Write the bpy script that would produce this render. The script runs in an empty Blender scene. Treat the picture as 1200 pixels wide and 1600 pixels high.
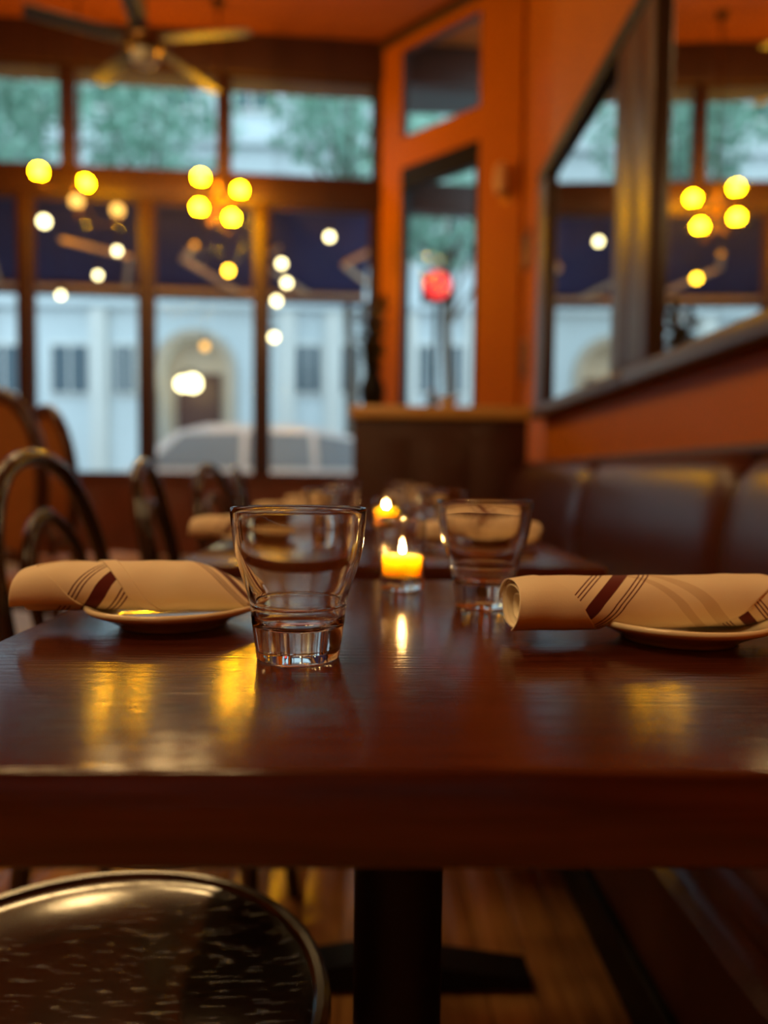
import bpy, bmesh, math, random
from mathutils import Vector, Matrix
random.seed(7)
S = bpy.context.scene
C = S.collection
PI = math.pi

# ------------------------------------------------------------------ camera
FPX = 1156.0
cam_d = bpy.data.cameras.new('camera')
cam_d.sensor_fit = 'VERTICAL'
cam_d.sensor_height = 36.0
cam_d.sensor_width = 27.0
cam_d.lens = FPX / 1600.0 * 36.0
cam_d.clip_start = 0.01
cam_d.clip_end = 200
cam = bpy.data.objects.new('camera', cam_d)
C.objects.link(cam)
YAW, PITCH, ROLL = math.radians(-1.24), math.radians(2.72), math.radians(0.6)
CP = Vector((0, 0, 0.865))
CR = (Matrix.Rotation(YAW, 3, 'Z') @ Matrix.Rotation(PI / 2 - PITCH, 3, 'X') @ Matrix.Rotation(ROLL, 3, 'Z'))
cam.matrix_world = Matrix.Translation(CP) @ CR.to_4x4()
S.camera = cam
cam_d.dof.use_dof = True
cam_d.dof.focus_distance = 0.465
cam_d.dof.aperture_fstop = 2.8

# ------------------------------------------------------------------ sky, exposure
w = bpy.data.worlds.new('dusk_sky')
S.world = w
w.use_nodes = True
bg = w.node_tree.nodes['Background']
bg.inputs[0].default_value = (0.62, 0.84, 0.97, 1)
bg.inputs[1].default_value = 1.45
vs = S.view_settings
vs.view_transform = 'Standard'
vs.look = 'None'
vs.exposure = 0.5
vs.gamma = 1.0
vs.use_curve_mapping = False
cy = S.cycles
cy.use_denoising = True
cy.caustics_reflective = False
cy.caustics_refractive = True
cy.blur_glossy = 0.6
cy.sample_clamp_indirect = 4.0
cy.max_bounces = 10
cy.transmission_bounces = 9
cy.adaptive_threshold = 0.03
cy.transparent_max_bounces = 20
cy.glossy_bounces = 5
cy.diffuse_bounces = 3

# ------------------------------------------------------------------ picture rays -> places
def ray(x, y):
    return CR @ Vector(((x - 600) / FPX, -(y - 800) / FPX, -1.0))
def onz(x, y, z):
    d = ray(x, y); return CP + d * ((z - CP.z) / d.z)
def ony(x, y, Y):
    d = ray(x, y); return CP + d * ((Y - CP.y) / d.y)
def onx(x, y, X):
    d = ray(x, y); return CP + d * ((X - CP.x) / d.x)
def onplane(x, y, p, n):
    d = ray(x, y); return CP + d * ((Vector(p) - CP).dot(Vector(n)) / d.dot(Vector(n)))

# ------------------------------------------------------------------ materials
def nmat(name):
    m = bpy.data.materials.new(name); m.use_nodes = True
    nt = m.node_tree
    return m, nt, nt.nodes['Principled BSDF']
def setp(b, **k):
    for a, v in k.items():
        b.inputs[a.replace('_', ' ')].default_value = v
def simple(name, col, rough=0.5, metal=0.0, coat=0.0, var=0.15, scale=12, bump=0.0, bscale=80, stretch=(1, 1, 1), spec=0.5):
    m, nt, b = nmat(name)
    N, L = nt.nodes, nt.links
    tc = N.new('ShaderNodeTexCoord'); mp = N.new('ShaderNodeMapping')
    mp.inputs['Scale'].default_value = stretch
    L.new(tc.outputs['Object'], mp.inputs[0])
    nz = N.new('ShaderNodeTexNoise'); nz.inputs['Scale'].default_value = scale; nz.inputs['Detail'].default_value = 5
    L.new(mp.outputs[0], nz.inputs[0])
    mx = N.new('ShaderNodeMix'); mx.data_type = 'RGBA'
    mx.inputs[6].default_value = tuple(c * (1 - var) for c in col) + (1,)
    mx.inputs[7].default_value = tuple(min(1, c * (1 + var)) for c in col) + (1,)
    L.new(nz.outputs[0], mx.inputs[0]); L.new(mx.outputs[2], b.inputs['Base Color'])
    b.inputs['Roughness'].default_value = rough
    b.inputs['Metallic'].default_value = metal
    b.inputs['Coat Weight'].default_value = coat
    b.inputs['Coat Roughness'].default_value = 0.1
    b.inputs['Specular IOR Level'].default_value = spec
    if bump > 0:
        n2 = N.new('ShaderNodeTexNoise'); n2.inputs['Scale'].default_value = bscale; n2.inputs['Detail'].default_value = 4
        L.new(mp.outputs[0], n2.inputs[0])
        bp = N.new('ShaderNodeBump'); bp.inputs['Strength'].default_value = bump; bp.inputs['Distance'].default_value = 0.002
        L.new(n2.outputs[0], bp.inputs['Height']); L.new(bp.outputs[0], b.inputs['Normal'])
    return m
def emit(name, col, strength):
    m, nt, b = nmat(name)
    setp(b, Base_Color=(0.02, 0.02, 0.02, 1), Emission_Color=tuple(col) + (1,), Emission_Strength=strength)
    return m
def thin_glass(name, tint=(0.97, 0.98, 0.98), rough=0.0, refl=0.5, base=0.03):
    m = bpy.data.materials.new(name); m.use_nodes = True
    nt = m.node_tree; N, L = nt.nodes, nt.links
    for n in list(N): N.remove(n)
    o = N.new('ShaderNodeOutputMaterial'); t = N.new('ShaderNodeBsdfTransparent'); g = N.new('ShaderNodeBsdfGlossy')
    t.inputs[0].default_value = tint + (1,); g.inputs['Roughness'].default_value = rough
    lw = N.new('ShaderNodeLayerWeight'); lw.inputs[0].default_value = 0.5
    pw = N.new('ShaderNodeMath'); pw.operation = 'POWER'; pw.inputs[1].default_value = 4.0; L.new(lw.outputs['Facing'], pw.inputs[0])
    f = N.new('ShaderNodeMath'); f.operation = 'MULTIPLY_ADD'; f.inputs[1].default_value = refl; f.inputs[2].default_value = base; L.new(pw.outputs[0], f.inputs[0])
    mx = N.new('ShaderNodeMixShader')
    L.new(f.outputs[0], mx.inputs[0]); L.new(t.outputs[0], mx.inputs[1]); L.new(g.outputs[0], mx.inputs[2]); L.new(mx.outputs[0], o.inputs[0])
    return m

M = {}
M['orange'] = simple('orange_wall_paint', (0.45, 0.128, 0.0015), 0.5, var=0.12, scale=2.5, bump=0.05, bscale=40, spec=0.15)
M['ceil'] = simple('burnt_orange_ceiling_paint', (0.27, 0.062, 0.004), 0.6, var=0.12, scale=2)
M['grey_ceil'] = simple('grey_ceiling_paint', (0.10, 0.10, 0.10), 0.7)
M['mull'] = simple('dark_window_wood', (0.042, 0.014, 0.007), 0.45, var=0.3, scale=6, stretch=(8, 8, 1))
M['wains'] = simple('red_brown_wainscot', (0.14, 0.035, 0.014), 0.45, var=0.3, scale=5)
M['frame'] = simple('dark_mirror_frame_wood', (0.055, 0.024, 0.010), 0.35, var=0.3, scale=8, stretch=(1, 1, 6))
M['counter'] = simple('dark_mahogany', (0.065, 0.018, 0.010), 0.5, var=0.35, scale=6, stretch=(1, 1, 8))
M['ctop'] = simple('honey_counter_top', (0.85, 0.50, 0.15), 0.3, var=0.3, scale=10, stretch=(1, 6, 6))
M['black'] = simple('black_metal', (0.004, 0.004, 0.0045), 0.5, var=0.3, spec=0.2)
M['bentwood'] = simple('black_bentwood', (0.018, 0.010, 0.007), 0.22, coat=0.4, var=0.4, scale=30)
M['leather'] = simple('oxblood_leather', (0.055, 0.013, 0.009), 0.30, var=0.25, scale=20, bump=0.25, bscale=220)
M['brass'] = simple('aged_brass', (0.55, 0.28, 0.07), 0.3, metal=1.0, var=0.15)
M['dkbrass'] = simple('dark_bronze', (0.16, 0.08, 0.025), 0.4, metal=1.0, var=0.15)
M['cane'] = simple('tan_padded_back', (0.36, 0.15, 0.04), 0.6, var=0.2, scale=30)
M['dkwood'] = simple('dark_chair_wood', (0.05, 0.016, 0.009), 0.35, var=0.3)
M['plate'] = simple('cream_glazed_china', (0.86, 0.76, 0.54), 0.14, coat=0.5, var=0.05)
M['white'] = simple('white_ceramic', (0.75, 0.74, 0.70), 0.3, var=0.05)
M['bluewhite'] = simple('pale_stone_facade', (0.70, 0.76, 0.78), 0.8, var=0.12, scale=0.6)
M['stone'] = simple('tan_stone', (0.52, 0.44, 0.36), 0.8, var=0.15, scale=1.5)
M['dkglass'] = simple('dark_window_glass', (0.07, 0.11, 0.14), 0.12, var=0.2)
M['asphalt'] = simple('asphalt', (0.16, 0.16, 0.17), 0.8, var=0.3, scale=3)
M['paving'] = simple('concrete_paving', (0.42, 0.41, 0.40), 0.8, var=0.2, scale=3)
M['navy'] = simple('navy_canvas', (0.035, 0.033, 0.125), 0.8, var=0.2, scale=3)
M['tanmetal'] = simple('tan_awning_tube', (0.62, 0.42, 0.26), 0.45, var=0.1)
M['leaf'] = simple('tree_leaf', (0.34, 0.58, 0.46), 0.6, var=0.5, scale=2)
M['dleaf'] = simple('dark_leaf', (0.05, 0.055, 0.018), 0.5, var=0.5, scale=20)
M['bark'] = simple('bark', (0.12, 0.085, 0.06), 0.8, var=0.3)
M['car'] = simple('silver_car_paint', (0.80, 0.82, 0.83), 0.25, metal=0.0, coat=0.6, var=0.03)
M['carglass'] = simple('grey_car_glass', (0.26, 0.30, 0.33), 0.5, var=0.1, spec=0.2)
M['rubber'] = simple('rubber', (0.015, 0.015, 0.016), 0.7)
M['shade'] = simple('grey_roller_shade', (0.12, 0.14, 0.25), 0.8, var=0.08)
M['fanwood'] = simple('dim_fan_blade', (0.022, 0.016, 0.010), 0.5)
M['fanglass'] = simple('frosted_fan_glass', (0.30, 0.27, 0.2), 0.35, var=0.05)
M['tan'] = simple('parchment_shade', (0.62, 0.38, 0.16), 0.6, var=0.15)
M['pic'] = simple('dark_picture', (0.10, 0.09, 0.07), 0.5, var=0.6, scale=25)
M['wick'] = simple('burnt_wick', (0.02, 0.015, 0.012), 0.9)
M['pane'] = thin_glass('window_pane', refl=0.15, base=0.0012)
M['votive'] = thin_glass('thin_votive_glass', (0.97, 0.96, 0.94), refl=1.0, base=0.12)
M['bulb_y'] = emit('amber_bulb', (1.0, 0.43, 0.0016), 160.0)
M['bulb_refl'] = emit('amber_bulb_reflection', (1.0, 0.50, 0.02), 14.0)  # chandelier reflection in the window, made as a glowing globe
M['bulb_d'] = emit('dim_amber_bulb', (1.0, 0.50, 0.10), 2.0)
M['bulb_w'] = emit('warm_white_bulb', (1.0, 0.84, 0.40), 7.0)
M['bulb_fill'] = emit('added_fill_globe', (1.0, 0.65, 0.27), 44.0)  # for the unseen globe clusters added as fill light
M['flame'] = emit('flame', (1.0, 0.54, 0.16), 620.0)
M['red'] = emit('red_light', (1.0, 0.035, 0.03), 1.1)

def mirror_mat():
    m, nt, b = nmat('silvered_mirror')
    setp(b, Base_Color=(0.80, 0.80, 0.78, 1), Metallic=1.0, Roughness=0.015)
    return m
M['mirror'] = mirror_mat()
def glass_mat():
    m, nt, b = nmat('clear_drinking_glass')
    setp(b, Base_Color=(0.985, 0.98, 0.965, 1), Roughness=0.0, IOR=1.48)
    b.inputs['Transmission Weight'].default_value = 1.0
    return m
M['glass'] = glass_mat()
def wax_mat():
    m, nt, b = nmat('glowing_wax')
    setp(b, Base_Color=(0.97, 0.58, 0.17, 1), Roughness=0.4)
    b.inputs['Subsurface Weight'].default_value = 1.0
    b.inputs['Subsurface Radius'].default_value = (1.0, 0.75, 0.30)
    b.inputs['Subsurface Scale'].default_value = 0.06
    return m
M['wax'] = wax_mat()
def table_mat():
    m, nt, b = nmat('varnished_mahogany_table')
    N, L = nt.nodes, nt.links
    tc = N.new('ShaderNodeTexCoord'); mp = N.new('ShaderNodeMapping'); mp.inputs['Scale'].default_value = (1.2, 22, 22)
    L.new(tc.outputs['Object'], mp.inputs[0])
    nz = N.new('ShaderNodeTexNoise'); nz.inputs['Scale'].default_value = 6; nz.inputs['Detail'].default_value = 8
    nz.inputs['Distortion'].default_value = 0.6
    L.new(mp.outputs[0], nz.inputs[0])
    cr = N.new('ShaderNodeValToRGB'); e = cr.color_ramp.elements
    e[0].position = 0.3; e[0].color = (0.040, 0.0085, 0.005, 1); e[1].position = 0.75; e[1].color = (0.085, 0.019, 0.010, 1)
    L.new(nz.outputs[0], cr.inputs[0]); L.new(cr.outputs[0], b.inputs['Base Color'])
    n2 = N.new('ShaderNodeTexNoise'); n2.inputs['Scale'].default_value = 5; n2.inputs['Detail'].default_value = 6
    L.new(tc.outputs['Object'], n2.inputs[0])
    mr = N.new('ShaderNodeMapRange'); mr.inputs[1].default_value = 0.3; mr.inputs[2].default_value = 0.7
    mr.inputs[3].default_value = 0.12; mr.inputs[4].default_value = 0.18
    L.new(n2.outputs[0], mr.inputs[0]); L.new(mr.outputs[0], b.inputs['Roughness'])
    bp = N.new('ShaderNodeBump'); bp.inputs['Strength'].default_value = 0.26; bp.inputs['Distance'].default_value = 0.001
    mp2 = N.new('ShaderNodeMapping'); mp2.inputs['Scale'].default_value = (2.0, 75, 75)
    L.new(tc.outputs['Object'], mp2.inputs[0])
    n3 = N.new('ShaderNodeTexNoise'); n3.inputs['Scale'].default_value = 5; n3.inputs['Detail'].default_value = 3
    L.new(mp2.outputs[0], n3.inputs[0]); L.new(n3.outputs[0], bp.inputs['Height']); L.new(bp.outputs[0], b.inputs['Normal'])
    b.inputs['IOR'].default_value = 1.55
    return m
M['table'] = table_mat()
def seat_mat():
    m, nt, b = nmat('scratched_black_lacquer_seat')
    N, L = nt.nodes, nt.links
    tc = N.new('ShaderNodeTexCoord'); mp = N.new('ShaderNodeMapping')
    mp.inputs['Scale'].default_value = (9, 75, 5); mp.inputs['Rotation'].default_value = (0, 0, -0.35)
    L.new(tc.outputs['Object'], mp.inputs[0])
    nz = N.new('ShaderNodeTexNoise'); nz.inputs['Scale'].default_value = 4; nz.inputs['Detail'].default_value = 6
    L.new(mp.outputs[0], nz.inputs[0])
    cr = N.new('ShaderNodeValToRGB'); e = cr.color_ramp.elements
    e[0].position = 0.50; e[0].color = (0.005, 0.0025, 0.0018, 1); e[1].position = 0.70; e[1].color = (0.03, 0.014, 0.006, 1)
    L.new(nz.outputs[0], cr.inputs[0]); L.new(cr.outputs[0], b.inputs['Base Color'])
    bp = N.new('ShaderNodeBump'); bp.inputs['Strength'].default_value = 0.5; bp.inputs['Distance'].default_value = 0.0006
    c2 = N.new('ShaderNodeValToRGB'); c2.color_ramp.elements[0].position = 0.62; c2.color_ramp.elements[1].position = 0.74
    L.new(nz.outputs[0], c2.inputs[0]); L.new(c2.outputs[0], bp.inputs['Height']); L.new(bp.outputs[0], b.inputs['Normal'])
    b.inputs['Roughness'].default_value = 0.09
    return m
M['seat'] = seat_mat()
def plank_mat():
    m, nt, b = nmat('worn_oak_floor')
    N, L = nt.nodes, nt.links
    tc = N.new('ShaderNodeTexCoord'); oi = N.new('ShaderNodeObjectInfo')
    mp = N.new('ShaderNodeMapping'); mp.inputs['Scale'].default_value = (14, 1.2, 4)
    L.new(tc.outputs['Object'], mp.inputs[0])
    nz = N.new('ShaderNodeTexNoise'); nz.noise_dimensions = '4D'; nz.inputs['Scale'].default_value = 4; nz.inputs['Detail'].default_value = 6
    mu = N.new('ShaderNodeMath'); mu.operation = 'MULTIPLY'; mu.inputs[1].default_value = 40
    L.new(oi.outputs['Random'], mu.inputs[0]); L.new(mu.outputs[0], nz.inputs['W']); L.new(mp.outputs[0], nz.inputs['Vector'])
    cr = N.new('ShaderNodeValToRGB'); e = cr.color_ramp.elements
    e[0].position = 0.25; e[0].color = (0.20, 0.085, 0.026, 1); e[1].position = 0.8; e[1].color = (0.50, 0.25, 0.085, 1)
    ad = N.new('ShaderNodeMath'); ad.operation = 'MULTIPLY_ADD'; ad.inputs[1].default_value = 0.35; ad.inputs[2].default_value = -0.17
    a2 = N.new('ShaderNodeMath'); a2.operation = 'ADD'
    L.new(oi.outputs['Random'], ad.inputs[0]); L.new(ad.outputs[0], a2.inputs[0]); L.new(nz.outputs[0], a2.inputs[1])
    L.new(a2.outputs[0], cr.inputs[0]); L.new(cr.outputs[0], b.inputs['Base Color'])
    b.inputs['Roughness'].default_value = 0.24
    return m
M['plank'] = plank_mat()
def napkin_mat():
    """woven stripes: UV.x is the distance across the stripe pattern, UV.y the one of the layer showing through"""
    m, nt, b = nmat('cream_striped_napkin_cloth')
    N, L = nt.nodes, nt.links
    uv = N.new('ShaderNodeUVMap'); uv.uv_map = 'stripe'
    sp = N.new('ShaderNodeSeparateXYZ'); L.new(uv.outputs[0], sp.inputs[0])
    def mth(op, a, bb=None):
        n = N.new('ShaderNodeMath'); n.operation = op
        for i, v in enumerate((a, bb)):
            if v is None: continue
            if isinstance(v, (int, float)): n.inputs[i].default_value = v
            else: L.new(v, n.inputs[i])
        return n.outputs[0]
    ab = mth('ABSOLUTE', sp.outputs[0])
    mask = mth('LESS_THAN', ab, 0.0058)
    for c in (0.0145, 0.018, 0.0215):
        mask = mth('MAXIMUM', mask, mth('LESS_THAN', mth('ABSOLUTE', mth('SUBTRACT', ab, c)), 0.00062))
    gh = mth('MAXIMUM', mth('LESS_THAN', mth('ABSOLUTE', mth('ADD', sp.outputs[1], 0.0127)), 0.004),
             mth('LESS_THAN', mth('ABSOLUTE', mth('SUBTRACT', sp.outputs[1], 0.0076)), 0.006))
    tc = N.new('ShaderNodeTexCoord')
    nz = N.new('ShaderNodeTexNoise'); nz.inputs['Scale'].default_value = 25; L.new(tc.outputs['Object'], nz.inputs[0])
    c1 = N.new('ShaderNodeMix'); c1.data_type = 'RGBA'
    c1.inputs[6].default_value = (0.80, 0.68, 0.48, 1); c1.inputs[7].default_value = (0.88, 0.78, 0.59, 1)
    L.new(nz.outputs[0], c1.inputs[0])
    c2 = N.new('ShaderNodeMix'); c2.data_type = 'RGBA'; c2.inputs[7].default_value = (0.55, 0.40, 0.24, 1)
    L.new(mth('MULTIPLY', gh, 0.5), c2.inputs[0]); L.new(c1.outputs[2], c2.inputs[6])
    c3 = N.new('ShaderNodeMix'); c3.data_type = 'RGBA'; c3.inputs[7].default_value = (0.11, 0.014, 0.012, 1)
    L.new(mask, c3.inputs[0]); L.new(c2.outputs[2], c3.inputs[6]); L.new(c3.outputs[2], b.inputs['Base Color'])
    n2 = N.new('ShaderNodeTexNoise'); n2.inputs['Scale'].default_value = 900; L.new(tc.outputs['Object'], n2.inputs[0])
    bp = N.new('ShaderNodeBump'); bp.inputs['Strength'].default_value = 0.25; bp.inputs['Distance'].default_value = 0.0004
    L.new(n2.outputs[0], bp.inputs['Height']); L.new(bp.outputs[0], b.inputs['Normal'])
    setp(b, Roughness=0.85); b.inputs['Sheen Weight'].default_value = 0.15
    b.inputs['Specular IOR Level'].default_value = 0.2
    return m
M['napkin'] = napkin_mat()

# ------------------------------------------------------------------ mesh helpers
def bx(bm, x0, x1, y0, y1, z0, z1, bev=0.0):
    vs_ = [bm.verts.new((x, y, z)) for x in (x0, x1) for y in (y0, y1) for z in (z0, z1)]
    f = [bm.faces.new([vs_[i] for i in q]) for q in ((0, 1, 3, 2), (4, 6, 7, 5), (0, 4, 5, 1), (2, 3, 7, 6), (0, 2, 6, 4), (1, 5, 7, 3))]
    bmesh.ops.recalc_face_normals(bm, faces=f)
    if bev > 0:
        ed = list({e for q in f for e in q.edges})
        bmesh.ops.bevel(bm, geom=ed, offset=bev, segments=3, profile=0.5, affect='EDGES')
def box(*a, bev=0.0):
    bm = bmesh.new(); bx(bm, *a, bev=bev); return bm
def ring_faces(bm, A, B):
    n = len(A)
    for i in range(n):
        bm.faces.new((A[i], A[(i + 1) % n], B[(i + 1) % n], B[i]))
def lathe(prof, seg=48, closed=False):
    bm = bmesh.new(); rows = []
    for r, z in prof:
        if r < 1e-6: rows.append([bm.verts.new((0, 0, z))])
        else: rows.append([bm.verts.new((r * math.cos(2 * PI * i / seg), r * math.sin(2 * PI * i / seg), z)) for i in range(seg)])
    for A, B in zip(rows, rows[1:]):
        if len(A) == 1 and len(B) == 1: continue
        if len(A) == 1:
            for i in range(seg): bm.faces.new((A[0], B[i], B[(i + 1) % seg]))
        elif len(B) == 1:
            for i in range(seg): bm.faces.new((A[i], A[(i + 1) % seg], B[0]))
        else: ring_faces(bm, A, B)
    bmesh.ops.recalc_face_normals(bm, faces=bm.faces)
    return bm
def tb(bm, pts, r, seg=10, closed=False):
    pts = [Vector(p) for p in pts]; n = len(pts)
    rs = r if isinstance(r, (list, tuple)) else [r] * n
    rings = []; up = None
    for i, p in enumerate(pts):
        a = pts[(i - 1) % n] if (closed or i > 0) else p
        b = pts[(i + 1) % n] if (closed or i < n - 1) else p
        t = (b - a).normalized()
        if up is None:
            up = t.orthogonal().normalized()
        up = (up - t * up.dot(t)).normalized()
        s = t.cross(up)
        rings.append([bm.verts.new(p + (up * math.cos(2 * PI * k / seg) + s * math.sin(2 * PI * k / seg)) * rs[i]) for k in range(seg)])
    for A, B in zip(rings, rings[1:]): ring_faces(bm, A, B)
    if closed: ring_faces(bm, rings[-1], rings[0])
    else:
        bm.faces.new(rings[0][::-1]); bm.faces.new(rings[-1])
    bmesh.ops.recalc_face_normals(bm, faces=bm.faces)
def tube(pts, r, seg=10, closed=False):
    bm = bmesh.new(); tb(bm, pts, r, seg, closed); return bm
def ball(r, c=(0, 0, 0), sc=(1, 1, 1), seg=20):
    bm = bmesh.new(); bmesh.ops.create_uvsphere(bm, u_segments=seg, v_segments=seg // 2 + 2, radius=r)
    for v in bm.verts: v.co = Vector((v.co.x * sc[0] + c[0], v.co.y * sc[1] + c[1], v.co.z * sc[2] + c[2]))
    return bm
def prism(poly, axis, a, b):
    """extrude a 2-D outline; axis 'x','y','z' is the extrusion direction"""
    bm = bmesh.new()
    def co(p, t):
        return {'x': (t, p[0], p[1]), 'y': (p[0], t, p[1]), 'z': (p[0], p[1], t)}[axis]
    A = [bm.verts.new(co(p, a)) for p in poly]; B = [bm.verts.new(co(p, b)) for p in poly]
    ring_faces(bm, A, B); bm.faces.new(A[::-1]); bm.faces.new(B)
    bmesh.ops.recalc_face_normals(bm, faces=bm.faces)
    return bm
def spline(P, n=8, closed=False):
    P = [Vector(p) for p in P]; out = []; m = len(P)
    rng = range(m) if closed else range(m - 1)
    for i in rng:
        p0 = P[(i - 1) % m] if closed or i > 0 else P[0] * 2 - P[1]
        p1, p2 = P[i], P[(i + 1) % m]
        p3 = P[(i + 2) % m] if closed or i < m - 2 else P[-1] * 2 - P[-2]
        for k in range(n):
            t = k / n
            out.append(0.5 * ((2 * p1) + (p2 - p0) * t + (2 * p0 - 5 * p1 + 4 * p2 - p3) * t * t + (3 * p1 - p0 - 3 * p2 + p3) * t ** 3))
    if not closed: out.append(P[-1])
    return out
def obj(name, bm, mat, parent=None, smooth=None, loc=None, rotz=None):
    me = bpy.data.meshes.new(name)
    for f in bm.faces: f.smooth = True
    bm.to_mesh(me); bm.free()
    if smooth is not True:
        try: me.set_sharp_from_angle(angle=math.radians(38 if smooth is None else smooth))
        except Exception: pass
    me.materials.append(M[mat] if isinstance(mat, str) else mat)
    o = bpy.data.objects.new(name, me); C.objects.link(o)
    if parent is not None: o.parent = parent
    if loc is not None: o.location = loc
    if rotz is not None: o.rotation_euler = (0, 0, rotz)
    return o
def tag(o, label=None, cat=None, group=None, kind=None):
    if label: o['label'] = label
    if cat: o['category'] = cat
    if group: o['group'] = group
    if kind: o['kind'] = kind
    return o
def thing(name, label, cat, loc=(0, 0, 0), rotz=0, group=None):
    o = bpy.data.objects.new(name, None); C.objects.link(o)
    o.empty_display_size = 0.05
    o.location = loc; o.rotation_euler = (0, 0, rotz)
    return tag(o, label, cat, group)
def dup(root, loc, rotz=0.0, label=None, scale=None):
    r = root.copy(); C.objects.link(r); r.location = loc; r.rotation_euler = (0, 0, rotz)
    if scale: r.scale = (scale,) * 3
    if label: r['label'] = label
    for ch in list(root.children):
        c = ch.copy(); C.objects.link(c); c.parent = r
        for g in ch.children:
            d = g.copy(); C.objects.link(d); d.parent = c
    return r
def struct(name, bm, mat, label, parent=None, **k):
    o = obj(name, bm, mat, parent, **k)
    if parent is None: tag(o, label, kind='structure')
    return o

# ================================================================== ROOM SHELL
XW = 1.0                      # right wall
ZC = 5.50                     # ceiling
AL = math.radians(4.2)        # the street front is a little askew
F0 = Vector((0.05, 8.2, 0)); FD = Vector((math.cos(AL), math.sin(AL), 0)); FN = Vector((-math.sin(AL), math.cos(AL), 0))
def fpix(x, y, wv=0.0):
    p = onplane(x, y, F0 + FN * wv, FN); return (p - F0).dot(FD), p.z
XW2 = 1.40                     # the wall steps back beyond the mirrors
CA = Vector((XW2, 6.90, 0)); CD = Vector((-math.sqrt(.5), math.sqrt(.5), 0)); CN = Vector((math.sqrt(.5), math.sqrt(.5), 0))
def cpix(x, y):
    p = onplane(x, y, CA, CN); return (p - CA).dot(CD), p.z

fl = struct('floor', box(-6.2, 1.52, -3.2, 8.3, -0.1, -0.012), 'plank', 'brown oak plank floor of the dining room')
pl_mesh = {}
PWD = 0.083
for i in range(56):
    x0 = -4.15 + i * PWD
    y = 0.75 - random.random() * 1.0
    big = x0 < -1.9
    while y < 8.6:
        ln = random.choice((1.6, 2.4, 3.2)) * (1.9 if big else 1.0)
        if ln not in pl_mesh:
            b_ = box(-PWD / 2 + 0.0012, PWD / 2 - 0.0012, 0, ln - 0.002, -0.012, 0, bev=0.0012)
            p = obj('plank', b_, 'plank', fl); pl_mesh[ln] = p.data
        else:
            p = bpy.data.objects.new('plank', pl_mesh[ln]); C.objects.link(p); p.parent = fl
        p.location = (x0, y, random.uniform(-0.0006, 0)); y += ln
M['glare'] = simple('grey_floor_glare', (0.34, 0.33, 0.32), 0.4, var=0.15, scale=3)
struct('floor_glare', box(-6.0, -0.75, 3.6, 7.85, 0.0, 0.004), 'glare', 'grey slab painting the daylight glare on the floor by the street windows')  # daylight glare on the floorboards, put in as a thin grey slab
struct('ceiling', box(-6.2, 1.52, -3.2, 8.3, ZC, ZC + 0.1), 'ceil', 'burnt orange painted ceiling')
struct('wall_right', box(XW, XW2 + 0.12, -3.2, 4.22, 0, ZC), 'orange', 'orange painted wall above the leather banquette')
struct('wall_left', box(-6.2, -6.1, -3.2, 8.2, 0, ZC), 'orange', 'orange wall on the far left of the room')
struct('wall_back', box(-6.2, 1.1, -3.3, -3.2, 0, ZC), 'orange', 'orange wall behind the viewer')
struct('wall_right_far', box(XW2, XW2 + 0.12, 4.22, 6.95, 0, ZC), 'orange', 'set-back orange wall between the mirrors and the entrance')

# ---- street front: sill wall, beams, posts, windows (local axes: x along the front, y outwards)
U0, U1 = -6.4, 0.08
def fobj(name, bm, mat, label, parent=None):
    if parent is not None: return obj(name, bm, mat, parent)
    o = struct(name, bm, mat, label); o.location = F0; o.rotation_euler = (0, 0, AL); return o
zs = 0.86
z_tb0 = fpix(300, 318)[1]; z_tb1 = fpix(300, 272)[1]
z_h0 = fpix(300, 116)[1]
wf = fobj('wall_front', box(U0, U1, -0.10, 0.10, 0, zs - 0.03), 'wains', 'red-brown panelled wall under the street windows')
for k in range(7):
    fobj('panel', box(U0 + 0.15 + k * 0.88, U0 + 0.85 + k * 0.88, -0.115, -0.099, 0.16, zs - 0.16, bev=0.006), 'wains', '', wf)
fobj('trim_1', box(U0, U1, -0.16, 0.12, zs - 0.03, zs, bev=0.006), 'wains', 'window sill board along the street front')
fobj('trim_2', box(U0, 3.2, -0.09, 0.10, z_tb0, z_tb1, bev=0.01), 'mull', 'dark wooden transom bar across the street windows')
fobj('trim_3', box(U0, 3.2, -0.10, 0.10, z_h0, ZC, bev=0.01), 'mull', 'dark wooden head beam above the transom windows')
upost = [fpix(x, 200)[0] for x in (107, 350, 592)]
du = upost[1] - upost[0]
upost = [upost[0] - du * 2, upost[0] - du] + upost
lpost = [fpix(x, 520)[0] for x in (42, 230, 409, 588)]
dl = lpost[1] - lpost[0]
lpost = [lpost[0] - dl * 3, lpost[0] - dl * 2, lpost[0] - dl] + lpost
n_ = 4
for u in lpost:
    fobj('trim_%d' % n_, box(u - 0.062, u + 0.062, -0.08, 0.08, zs, z_tb0, bev=0.006), 'mull', 'dark wooden post between tall street windows'); n_ += 1
for u in upost:
    fobj('trim_%d' % n_, box(u - 0.05, u + 0.05, -0.08, 0.08, z_tb1, z_h0, bev=0.006), 'mull', 'dark wooden post between transom windows'); n_ += 1
wn = 1
def window(u0, u1, z0, z1, label, shade=None, fw=0.03):
    global wn
    bm = bmesh.new()
    for a in ((u0, u1, z0, z0 + fw), (u0, u1, z1 - fw, z1)): bx(bm, a[0], a[1], -0.03, 0.03, a[2], a[3])
    for a in ((u0, u0 + fw), (u1 - fw, u1)): bx(bm, a[0], a[1], -0.03, 0.03, z0 + fw, z1 - fw)
    o = fobj('window_%d' % wn, bm, 'mull', label); wn += 1
    obj('pane', box(u0 + fw, u1 - fw, -0.003, 0.003, z0 + fw, z1 - fw), 'pane', o)
    if shade: obj('roller_shade', box(u0 + fw, u1 - fw, -0.028, -0.022, shade, z1 - fw), 'shade', o)
ul = sorted(upost); ll = sorted(lpost)
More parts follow.
